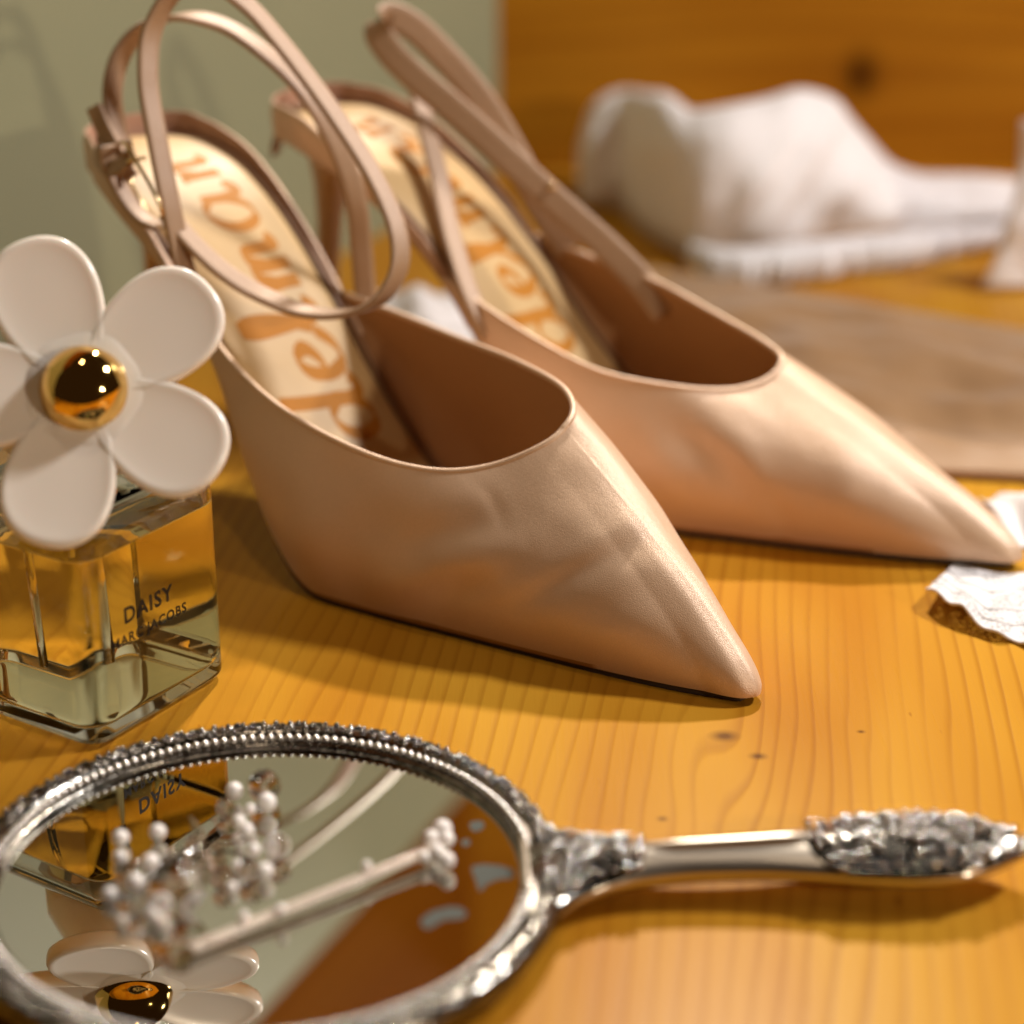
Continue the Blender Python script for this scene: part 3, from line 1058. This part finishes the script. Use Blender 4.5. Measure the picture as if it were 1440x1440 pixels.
# worn places in the silvering
for blob in ([(665, 1218), (690, 1216), (720, 1222), (722, 1234), (700, 1237), (685, 1243), (675, 1254), (670, 1240)], [(592, 1294), (610, 1281), (640, 1275), (655, 1281), (650, 1292), (625, 1294), (600, 1306)],
             [(660, 1158), (676, 1154), (680, 1164), (668, 1169)], [(650, 1182), (659, 1180), (660, 1188), (652, 1190)]):
    P = spline([unz(u, v, .5225) for u, v in blob], 40, True)
    P[:, :2] += rng.normal(0, .012, (40, 2))
    mk('worn_patch', P, [tuple(range(40))], M_worn, mg, smooth=False)
# ring of beads: each bead its own piece
NB = 165
v, f = ellipsoid(mc, (.098, .098, .098), 12, 8)
bead0 = mk('bead', v, f, simple('bead_silver', (0.74, 0.68, 0.61), 0.24, metal=1.0), mirror)
for k in range(NB):
    a = 2 * math.pi * k / NB
    off = (5.20 * math.cos(a), 5.20 * math.sin(a), .70)
    if k == 0:
        bead0.location = Vector(off) * CM
    else:
        again(bead0, 'bead', off)
# chased leaves and scrolls round the rim
parts = []
k = 0
NL = 54


def rim_pt(a, r):
    return mc + np.array([r * math.cos(a), r * math.sin(a), np.interp(r, [5.3, 5.36, 5.48, 5.62, 5.76, 5.84, 5.9], [.66, .74, .80, .80, .74, .64, .5]) + .015])


for i in range(NL):
    a0 = 2 * math.pi * i / NL
    da = 2 * math.pi / NL
    flip = 1 if i % 2 else -1
    # S shaped scroll with curled ends
    P = [rim_pt(a0 + da * x, 5.58 + flip * y) for x, y in [(.05, .12), (.12, .19), (.24, .17), (.28, .07), (.38, -.06), (.55, -.14), (.72, -.10), (.76, .0), (.66, .05)]]
    parts.append(tube(spline(P, 18), np.interp(np.linspace(0, 1, 18), [0, .5, 1], [.03, .05, .03]), 6))
    for x, y, rr_ in [(.16, .11, .07), (.66, -.03, .06), (.90, .10, .075), (.98, -.12, .065), (.45, .16, .06), (.30, -.16, .06)]:
        parts.append(ellipsoid(rim_pt(a0 + da * x, 5.58 + flip * y), (rr_, rr_, rr_ * 1.1), 8, 5))
v, f = merge(parts)
mk('rim_relief', v, f, M_relief, mirror, kind='stuff')
# handle: a loft from the rim to a rounded tip
hd = unit(np.array([14.9, .75, 0]))
hs = np.array([-hd[1], hd[0], 0])
xs = np.array([5.0, 5.4, 5.8, 6.2, 6.7, 7.3, 8.2, 9.2, 10.2, 11.0, 11.8, 12.6, 13.3, 14.0, 14.5, 14.85, 15.0])
hw_ = pchip([5.0, 5.45, 5.8, 6.2, 6.7, 7.3, 8.2, 9.4, 10.6, 11.6, 12.5, 13.3, 14.1, 14.6, 14.9, 15.0], [2.85, 1.9, 1.35, 1.02, .76, .62, .55, .60, .78, 1.0, 1.10, 1.02, .72, .42, .18, .05])
ht_ = pchip([5.0, 6, 7.3, 9, 11, 12.5, 14, 14.8, 15], [.26, .34, .36, .34, .36, .40, .32, .18, .05])
zc_ = pchip([5, 6.5, 9, 12, 15], [.48, .55, .66, .72, .74])
xs = np.r_[np.linspace(5.0, 7.4, 26), np.linspace(7.5, 14.4, 46), np.linspace(14.45, 15.0, 12)]
na = 28
a = np.linspace(0, 2 * math.pi, na, endpoint=False)
rows = []
for x in xs:
    w_, h_ = float(hw_(x)), float(ht_(x))
    yy = np.sign(np.cos(a)) * np.abs(np.cos(a)) ** .9 * w_
    zz = float(zc_(x)) + np.sin(a) * h_ + (.06 * np.exp(-(yy / (.25 * w_ + .02)) ** 2) * (np.sin(a) > 0))
    rows.append(mc + x * hd + yy[:, None] * hs + zz[:, None] * np.array([0, 0, 1.0]))
v = np.array(rows).reshape(-1, 3)
M_handle = simple('warm_silver', (0.60, 0.52, 0.43), 0.30, metal=1.0)
handle = mk('handle', v, grid_faces(len(xs), na, False, True) + [tuple(range(na)), tuple((len(xs) - 1) * na + k for k in range(na))], M_handle, mirror)
# raised flowers and leaves on handle end and throat
parts = []


def relief(x0, x1, n, smin, smax):
    for _ in range(n):
        x = rng.uniform(x0, x1)
        yy = rng.uniform(-.92, .92)
        w_, h_ = float(hw_(x)), float(ht_(x))
        if x < 6.6 and abs(yy * w_) > 1.9:
            continue
        z = float(zc_(x)) + h_ * math.sqrt(max(0, 1 - yy * yy)) + .02
        c = mc + x * hd + yy * w_ * hs + np.array([0, 0, z])
        an = rng.uniform(0, math.pi)
        ca, sa = math.cos(an), math.sin(an)
        nn = unit(hs * yy * .8 + np.array([0, 0, math.sqrt(max(.05, 1 - yy * yy))]))
        u1 = unit(hd * ca + hs * sa - nn * ((hd * ca + hs * sa) @ nn))
        u2 = np.cross(nn, u1)
        s_ = rng.uniform(smin, smax)
        parts.append(ellipsoid(c, (s_ * rng.uniform(1.2, 2.3), s_ * .8, .07), 8, 5, np.array([u1, u2, nn])))




def hpt(x, yy):
    w_, h_ = float(hw_(x)), float(ht_(x))
    yy = max(-.97, min(.97, yy))
    z = float(zc_(x)) + h_ * math.sqrt(max(0, 1 - yy * yy)) + .03
    nn = unit(hs * yy * 1.0 * h_ / w_ * 2.2 + np.array([0, 0, math.sqrt(max(.05, 1 - yy * yy))]))
    return mc + x * hd + yy * w_ * hs + np.array([0, 0, z]), nn


def lobe(x, yy, ang, L_, W_, H_=.085):
    c, nn = hpt(x, yy)
    ca, sa = math.cos(ang), math.sin(ang)
    u1 = hd * ca + hs * sa
    u1 = unit(u1 - nn * (u1 @ nn))
    parts.append(ellipsoid(c, (L_ / 2, W_ / 2, H_ * 1.35), 8, 5, np.array([u1, np.cross(nn, u1), nn])))


def rosette(x, y_cm, R_, n):
    for k in range(n):
        an = 2 * math.pi * k / n + .3
        xx = x + math.cos(an) * R_ * .62
        lobe(xx, (y_cm + math.sin(an) * R_ * .62) / float(hw_(xx)), an, R_ * .85, R_ * .5, .10)
    lobe(x, y_cm / float(hw_(x)), 0, R_ * .55, R_ * .55, .16)


rosette(12.55, .0, .42, 7)
rosette(11.65, .32, .27, 6)
rosette(11.65, -.34, .27, 6)
rosette(13.45, .30, .27, 6)
rosette(13.45, -.28, .27, 6)
rosette(14.15, .0, .24, 6)
rosette(6.1, .0, .38, 7)
rosette(5.55, .78, .30, 6)
rosette(5.55, -.78, .30, 6)
for x in np.arange(10.95, 14.75, .30):
    for sg in (1, -1):
        lobe(x, sg * .80, sg * .6 + .2, .26, .10)
        lobe(x + .08, sg * .93, -sg * .5, .20, .09)
        lobe(x + .05, sg * .62 + .08 * math.sin(x * 7), sg * 1.1, .20, .09)
for x in np.arange(10.65, 14.5, .33):
    lobe(x, .25 * math.sin(x * 9), .5 * math.sin(x * 5), .17, .11, .06)
for x in np.arange(5.35, 7.2, .28):
    for sg in (1, -1):
        lobe(x, sg * .72, sg * .5, .26, .10)
        lobe(x + .07, sg * .42, sg * 1.0, .20, .10)
    lobe(x, 0.0, 0, .15, .11, .07)
deco = parts
parts = []
for _ in range(110):
    x, yy = rng.uniform(10.6, 14.7), rng.uniform(-.95, .95)
    c, nn = hpt(x, yy)
    r_ = rng.uniform(.055, .10)
    parts.append(ellipsoid(c + nn * .09, (r_, r_, r_), 8, 6))
for _ in range(60):
    x, yy = rng.uniform(5.4, 7.4), rng.uniform(-.85, .85)
    c, nn = hpt(x, yy)
    r_ = rng.uniform(.055, .10)
    parts.append(ellipsoid(c + nn * .09, (r_, r_, r_), 8, 6))
v, f = merge(parts)
mk('glint_beads', v, f, M_bright, handle, kind='stuff')  # small balls added over the ornament only to catch lamp glints
parts = deco
# tarnished ground under the raised work; its dark tone also paints a reflected dark room
for xa, xb in ((10.45, 14.8), (5.15, 7.45)):
    rows = []
    for x in np.linspace(xa, xb, 44):
        w_, h_ = float(hw_(x)), float(ht_(x))
        mg_ = .14 + 1.35 * math.exp(-((x - xa) if xa > 8 else (xb - x)) / .28)
        th_ = np.linspace(mg_, math.pi - mg_, 22)
        yy = np.cos(th_) * w_
        zz = float(zc_(x)) + np.sin(th_) * h_ + .016 * min(1, (x - xa) * 4, (xb - x) * 4) + .06 * np.exp(-(yy / (.25 * w_ + .02)) ** 2)
        rows.append(mc + x * hd + yy[:, None] * hs * 1.004 + zz[:, None] * np.array([0, 0, 1.0]))
    mk('tarnished_ground', np.array(rows).reshape(-1, 3), grid_faces(44, 22), M_silver, handle)
v, f = merge(parts)
mk('handle_relief', v, f, M_relief, handle, kind='stuff')
# plain ridge down the middle of the neck
P = np.array([mc + x * hd + np.array([0, 0, float(zc_(x)) + float(ht_(x)) + .05]) for x in np.linspace(7.2, 11.0, 30)])
v, f = tube(P, np.interp(np.linspace(0, 1, 30), [0, .2, .8, 1], [.03, .10, .12, .03]), 10)
mk('neck_ridge', v, f, M_handle, handle)

# ================================================================ JEWELLERY ON THE GLASS
ZG = .525
unitball = ellipsoid((0, 0, 0), (1, 1, 1), 18, 12)


def ball(parent, name, c, r, mat, cache={}):
    key = (name, mat.name)
    org = ORG[parent]
    if key not in cache:
        v, f = unitball
        cache[key] = mk(name, v + org, f, mat, parent)
        o = cache[key]
    else:
        o = cache[key].copy()
        C.objects.link(o)
        o.parent = parent
    o.location = Vector((np.asarray(c) - org) * 1.0) * CM
    o.scale = (r, r, r)
    return o


def earring(label, c, pearls, crystals, hook):
    c = np.array(c, float)
    t = thing('earring', label, 'earring', (c[0], c[1], ZG), 'pair of pearl cluster earrings on the mirror')
    for (u, v_, z, r) in pearls:
        r *= .82
        ball(t, 'pearl', unz(u, v_, ZG + r + .004 + max(0, z - .75) * .45), r, M_pearl)
    for (u, v_, z, r) in crystals:
        ball(t, 'crystal_drop', unz(u, v_, ZG + r + .004 + max(0, z - .9) * .3), r, M_crystal)
    v, f = tube(spline([unz(*p) for p in hook], 40), .035, 8)
    mk('ear_wire', v, f, M_bright, t)
    return t


earring('pearl cluster earring with the big clear bauble, nearer the left rim of the mirror', unz(215, 1235, .9),
        [(170, 1178, .8, .20), (222, 1170, .85, .20), (168, 1205, .7, .16), (212, 1213, 1.2, .22), (216, 1238, .8, .19), (155, 1258, .7, .19), (215, 1285, .8, .2), (228, 1300, .7, .17), (172, 1296, .7, .15), (262, 1262, 1.0, .19), (236, 1260, 1.3, .15), (258, 1215, 1.3, .13), (190, 1240, 1.2, .2)],
        [(247, 1248, 1.1, .55), (183, 1233, .8, .30), (285, 1215, .8, .14), (272, 1183, .8, .16), (196, 1268, .9, .25)],
        [(205, 1240, .75), (190, 1215, .62), (250, 1200, .60), (285, 1175, .60), (268, 1150, .60)])
earring('pearl cluster earring farther up the glass, near the middle of the mirror', unz(355, 1170, .9),
        [(330, 1112, .9, .22), (375, 1128, .9, .24), (336, 1155, .9, .17), (347, 1168, 1.2, .18), (335, 1180, .8, .15), (372, 1225, .8, .21), (335, 1218, .75, .16), (326, 1248, .7, .14), (382, 1190, .8, .16), (357, 1195, 1.0, .17), (352, 1138, 1.2, .14)],
        [(372, 1105, .95, .34), (390, 1190, .85, .26), (318, 1135, .8, .20), (312, 1235, .8, .20), (352, 1222, 1.0, .22), (308, 1190, .8, .14)],
        [(350, 1180, .75), (320, 1185, .62), (285, 1190, .60), (262, 1202, .60), (270, 1215, .60)])

p0, p1 = unz(268, 1338, .62), unz(612, 1196, .72)
pin = thing('hair_pin', 'slender beaded hair pin with pearls at its tip lying across the mirror', 'hair pin', ((p0 + p1) / 2)[:2].tolist() + [ZG])
ax_ = unit(p1 - p0)
sd = unit(np.cross([0, 0, 1.0], ax_))
Lp = np.linalg.norm(p1 - p0)
for sgn in (1, -1):
    v, f = tube([p0 + sd * .085 * sgn, p1 + sd * .085 * sgn], .03, 10)
    mk('prong', v, f, M_bright, pin)
v, f = ellipsoid(ORG[pin], (.066, .066, .066), 10, 7)
sb = None
nbd = 46
for i in range(nbd):
    for sgn in (1, -1):
        c = p0 + ax_ * (Lp * (i + .5) / nbd) + sd * .085 * sgn + np.array([0, 0, .05])
        off = c - ORG[pin]
        if sb is None:
            sb = mk('seed_bead', v, f, simple('champagne_bead', (0.84, 0.72, 0.60), 0.12, metal=0.35), pin)
            sb.location = Vector(off) * CM
        else:
            again(sb, 'seed_bead', off)
for s_, k in ((.22, 1), (.34, -1), (.72, 1)):
    ball(pin, 'crystal_bead', p0 + ax_ * Lp * s_ + sd * .12 * k + np.array([0, 0, .2]), .10, M_pearl)
for (u, v_, z, r) in [(622, 1166, .85, .20), (628, 1180, .75, .16), (614, 1198, .78, .17), (628, 1210, .75, .17), (606, 1178, .8, .16), (596, 1205, .75, .12)]:
    ball(pin, 'tip_pearl', unz(u, v_, z), r, M_pearl)

# ================================================================ CLOTHS
def sheet(name, G, mat, parent=None, th=0.06, kind=None, label=None, loc=None):
    """grid of points -> cloth with thickness"""
    nu, nv = G.shape[:2]
    nrm = unit(np.cross(np.gradient(G, axis=0), np.gradient(G, axis=1)))
    if nrm[..., 2].mean() < 0:
        nrm = -nrm
    A = (G + nrm * th / 2).reshape(-1, 3)
    Bq = (G - nrm * th / 2).reshape(-1, 3)
    f = grid_faces(nu, nv) + [tuple(i + nu * nv for i in q[::-1]) for q in grid_faces(nu, nv)]
    idx = [i * nv for i in range(nu)] + [(nu - 1) * nv + j for j in range(1, nv)] + [i * nv + nv - 1 for i in range(nu - 2, -1, -1)] + [j for j in range(nv - 2, 0, -1)]
    m = nu * nv
    for k in range(len(idx)):
        a_, b_ = idx[k], idx[(k + 1) % len(idx)]
        f.append((a_, b_, b_ + m, a_ + m))
    return mk(name, np.vstack([A, Bq]), f, mat, parent, kind=kind, label=label, loc=loc)


# white crumpled garment at the back
us = np.linspace(815, 1560, 110)
vt = pchip([815, 835, 880, 930, 975, 1020, 1080, 1125, 1170, 1215, 1260, 1300, 1360, 1440, 1560], [215, 150, 130, 132, 158, 152, 140, 128, 142, 190, 240, 252, 254, 262, 280])
vb = pchip([815, 860, 900, 950, 1000, 1080, 1180, 1300, 1400, 1560], [232, 275, 318, 350, 372, 368, 350, 338, 330, 330])
garment = thing('white_garment', 'crumpled white garment with a lace hem heaped by the back wall', 'clothing', (10.5, 79, 0))
NV = 46
G = np.zeros((len(us), NV, 3))
for i, u in enumerate(us):
    pb = unz(u, float(vb(u)), .15)
    yb = min(pb[1], 86)
    pb = uny(u, float(vb(u)), yb)
    ptop = uny(u, float(vt(u)), yb + 2.6)
    ht = max(ptop[2], .6)
    for j, s_ in enumerate(np.linspace(0, 1, NV)):
        # front bottom -> bulging front -> crest -> back down to the table
        ang = s_ * math.pi
        yy = yb + 2.6 - 2.6 * math.cos(ang) - .5 * math.sin(ang * 2) * (s_ < .5)
        zz = .12 + (ht - .12) * math.sin(ang) ** .62
        x = pb[0] * (yy * cp + (H0 - zz) * sp) / (yb * cp + (H0 - pb[2]) * sp)
        G[i, j] = (x, yy, zz)
for i in range(len(us)):
    for j in range(NV):
        x, y, z = G[i, j]
        s_ = j / (NV - 1)
        w_ = min(1, z / 1.2)
        fld = fnoise(x * .42 + z * .2, y * .35, z * .3) * .75 + (abs(fnoise(x * .55 - z * .45, z * .25, 4)) - .2) * .8 + fnoise(x * 3, y * 2, z * 2) * .08
        G[i, j, 1] -= fld * w_ * .9
        G[i, j, 2] += fld * w_ * .25
sheet('cloth_body', G, M_white, garment, .12)
# ruffled lace hem in front
uu = np.linspace(965, 1450, 150)
lo = pchip([965, 1000, 1050, 1100, 1200, 1300, 1380, 1450], [372, 396, 402, 400, 386, 372, 352, 340])
hi = pchip([965, 1000, 1050, 1100, 1200, 1300, 1380, 1450], [335, 350, 350, 345, 335, 325, 318, 310])
G = np.zeros((150, 14, 3))
for i, u in enumerate(uu):
    a_ = unz(u, float(lo(u)), .08)
    b_ = uny(u, float(hi(u)), a_[1] + 1.0)
    for j in range(14):
        s_ = j / 13
        rf = (fnoise(u * .045, 0, 1) * .55 + fnoise(u * .11, s_, 3) * .30) * (1 - .6 * s_)
        G[i, j] = a_ * (1 - s_) + b_ * s_ + np.array([0, -rf - .45 * math.sin(s_ * math.pi), .05 + .25 * math.sin(s_ * math.pi) + abs(rf) * .4])
sheet('lace_hem', G, M_thread, garment, .08)
G = np.zeros((40, 20, 3))
w2g = thing('white_cloth', 'folded white cloth cut off by the right edge of the picture, beside the garment', 'cloth', (21, 77, 0))
for i in range(40):
    for j in range(20):
        s_, q_ = i / 39, j / 19
        v_ = 170 + 233 * s_
        p = uny(1437 - 50 * s_ ** 1.8 - 5 * s_ + 9 * fnoise(s_ * 4, 2.3), v_, 75.8 - 1.0 * s_)
        x = p[0] + q_ * 6.5
        z = max(.1, p[2]) * (1 - q_ ** 3 * .9)
        G[i, j] = (x, p[1] - .9 * math.sin(q_ * 7 + s_ * 2) * (.3 + q_) * .4 + .2 * fnoise(x, z), max(z, .08))
sheet('cloth_body', G, M_white, w2g, .15)

# taupe pouch lying flat behind the farther shoe
pouch = thing('fabric_pouch', 'flat taupe satin pouch lying on the table behind the farther shoe', 'pouch', (13, 65, 0))
Lb, Rb, Rt, Lt = np.array([8.2, 57.2]), np.array([27, 55.2]), np.array([27, 63.5]), np.array([2.0, 79.0])
for lay in range(1):
    NU, NVv = 90, 70
    G = np.zeros((NU, NVv, 3))
    for i in range(NU):
        for j in range(NVv):
            s_, q_ = i / (NU - 1), j / (NVv - 1)
            p = (Lb * (1 - s_) + Rb * s_) * (1 - q_) + (Lt * (1 - s_) + Rt * s_) * q_
            p = p + np.array([0, .5 * math.sin(s_ * 3.1) * q_])
            edge = min(1, 6 * min(s_, 1 - s_, q_ * 1.0 + .02, 1 - q_))
            edge = math.sin(edge * math.pi / 2)
            z = .10 + .42 * edge + edge * (.75 * fnoise(p[0] * .16 + p[1] * .10, p[1] * .36 + p[0] * .14, 2) + .34 * fnoise(p[0] * .42, p[1] * .5 + p[0] * .2, 5) + .05 * fnoise(p[0] * 1.2, p[1] * 1.4, 7))
            G[i, j] = (p[0], p[1], max(z, .06))
    sheet('pouch_body', G, M_taupe, pouch, .1)
P = spline([(*(Lb * (1 - s_) + Rb * s_ + np.array([0, -.10 + .08 * math.sin(9 * s_)])), .17) for s_ in np.linspace(0, 1, 12)], 260)
rr_ = .15 + .02 * np.sin(np.arange(260) * 1.6)
v, f = tube(P, rr_, 10)
mk('hem', v, f, M_hem, pouch)

# white lace lying under the toe of the farther shoe
lace = thing('lace_garter', 'strip of white lace under the toe of the farther shoe', 'lace', (13.2, 48.5, 0))
path = spline([(10.35, 48.2, 0), (11.2, 46.9, 0), (12.6, 45.9, 0), (15.0, 46.0, 0), (17.5, 47.5, 0)], 120)
path2 = spline([(11.5, 50.6, 0), (12.6, 50.0, 0), (14.2, 50.2, 0), (16.2, 51.0, 0), (18.5, 53, 0)], 120)
G = np.zeros((120, 34, 3))
for i in range(120):
    sc = .20 * abs(math.sin(i * .17))
    for j in range(34):
        q_ = j / 33
        p = path[i] * (1 - q_) + path2[i] * q_
        p = p + np.array([0, -(1 - q_) ** 2 * sc, 0])
        lifted = .45 * (1 - q_) ** 1.2 * (.5 + .5 * math.sin(i * .11 + .6)) + .07 * math.sin(i * .45 + 3 * q_)
        toe = math.exp(-((p[0] - 12.6) ** 2 + (p[1] - 50.2) ** 2) / 3.2)
        G[i, j] = (p[0], p[1], max(.04, .06 + (lifted + .06) * (1 - toe)))
sheet('lace_net', G, M_lace, lace, .025)
v, f = tube(G[:, 0], .045, 8)
mk('lace_edge', v, f, M_thread, lace)
for k, j in ((0, 7), (1, 12), (2, 22)):
    Pz = np.array([G[i, min(33, max(0, int(j + 3.0 * math.sin(i * .17 + k))))] + (0, 0, .02) for i in range(120)])
    for _ in range(2):
        Pz[1:-1] = (Pz[:-2] + Pz[1:-1] + Pz[2:]) / 3
    v, f = tube(Pz, .03, 6)
    mk('lace_thread', v, f, M_thread, lace)
# gathered upper part that shows beyond the toe
G = np.zeros((70, 24, 3))
for i in range(70):
    for j in range(24):
        s_, q_ = i / 69, j / 23
        x = 13.0 + 5.5 * s_
        y = 51.6 + 3.2 * q_ + .4 * s_
        z = .12 + 1.0 * math.sin(q_ * math.pi) * (.75 + .25 * math.sin(i * .5)) * min(1, s_ * 5 + .25) + .16 * math.sin(i * .62 + q_ * 3)
        G[i, j] = (x, y, max(z, .06))
sheet('lace_ruffle', G, M_thread, lace, .05)

# white tissue glimpsed between the two shoes
tissue = thing('white_tissue', 'crumpled white tissue on the table between the two shoes', 'tissue', (-2.2, 69, 0))
G = np.zeros((60, 50, 3))
for i in range(60):
    for j in range(50):
        s_, q_ = i / 59, j / 49
        x, y = -5.2 + 6.0 * s_, 64.5 + 9.5 * q_
        e_ = min(1, 5 * min(s_, 1 - s_, q_, 1 - q_) + .1)
        z = .08 + e_ * (.55 + .7 * fnoise(x * .5, y * .4, 1) + .35 * fnoise(x * 1.1, y * .9, 6))
        G[i, j] = (x, y, max(z, .06))
sheet('tissue_sheet', G, M_white, tissue, .04)
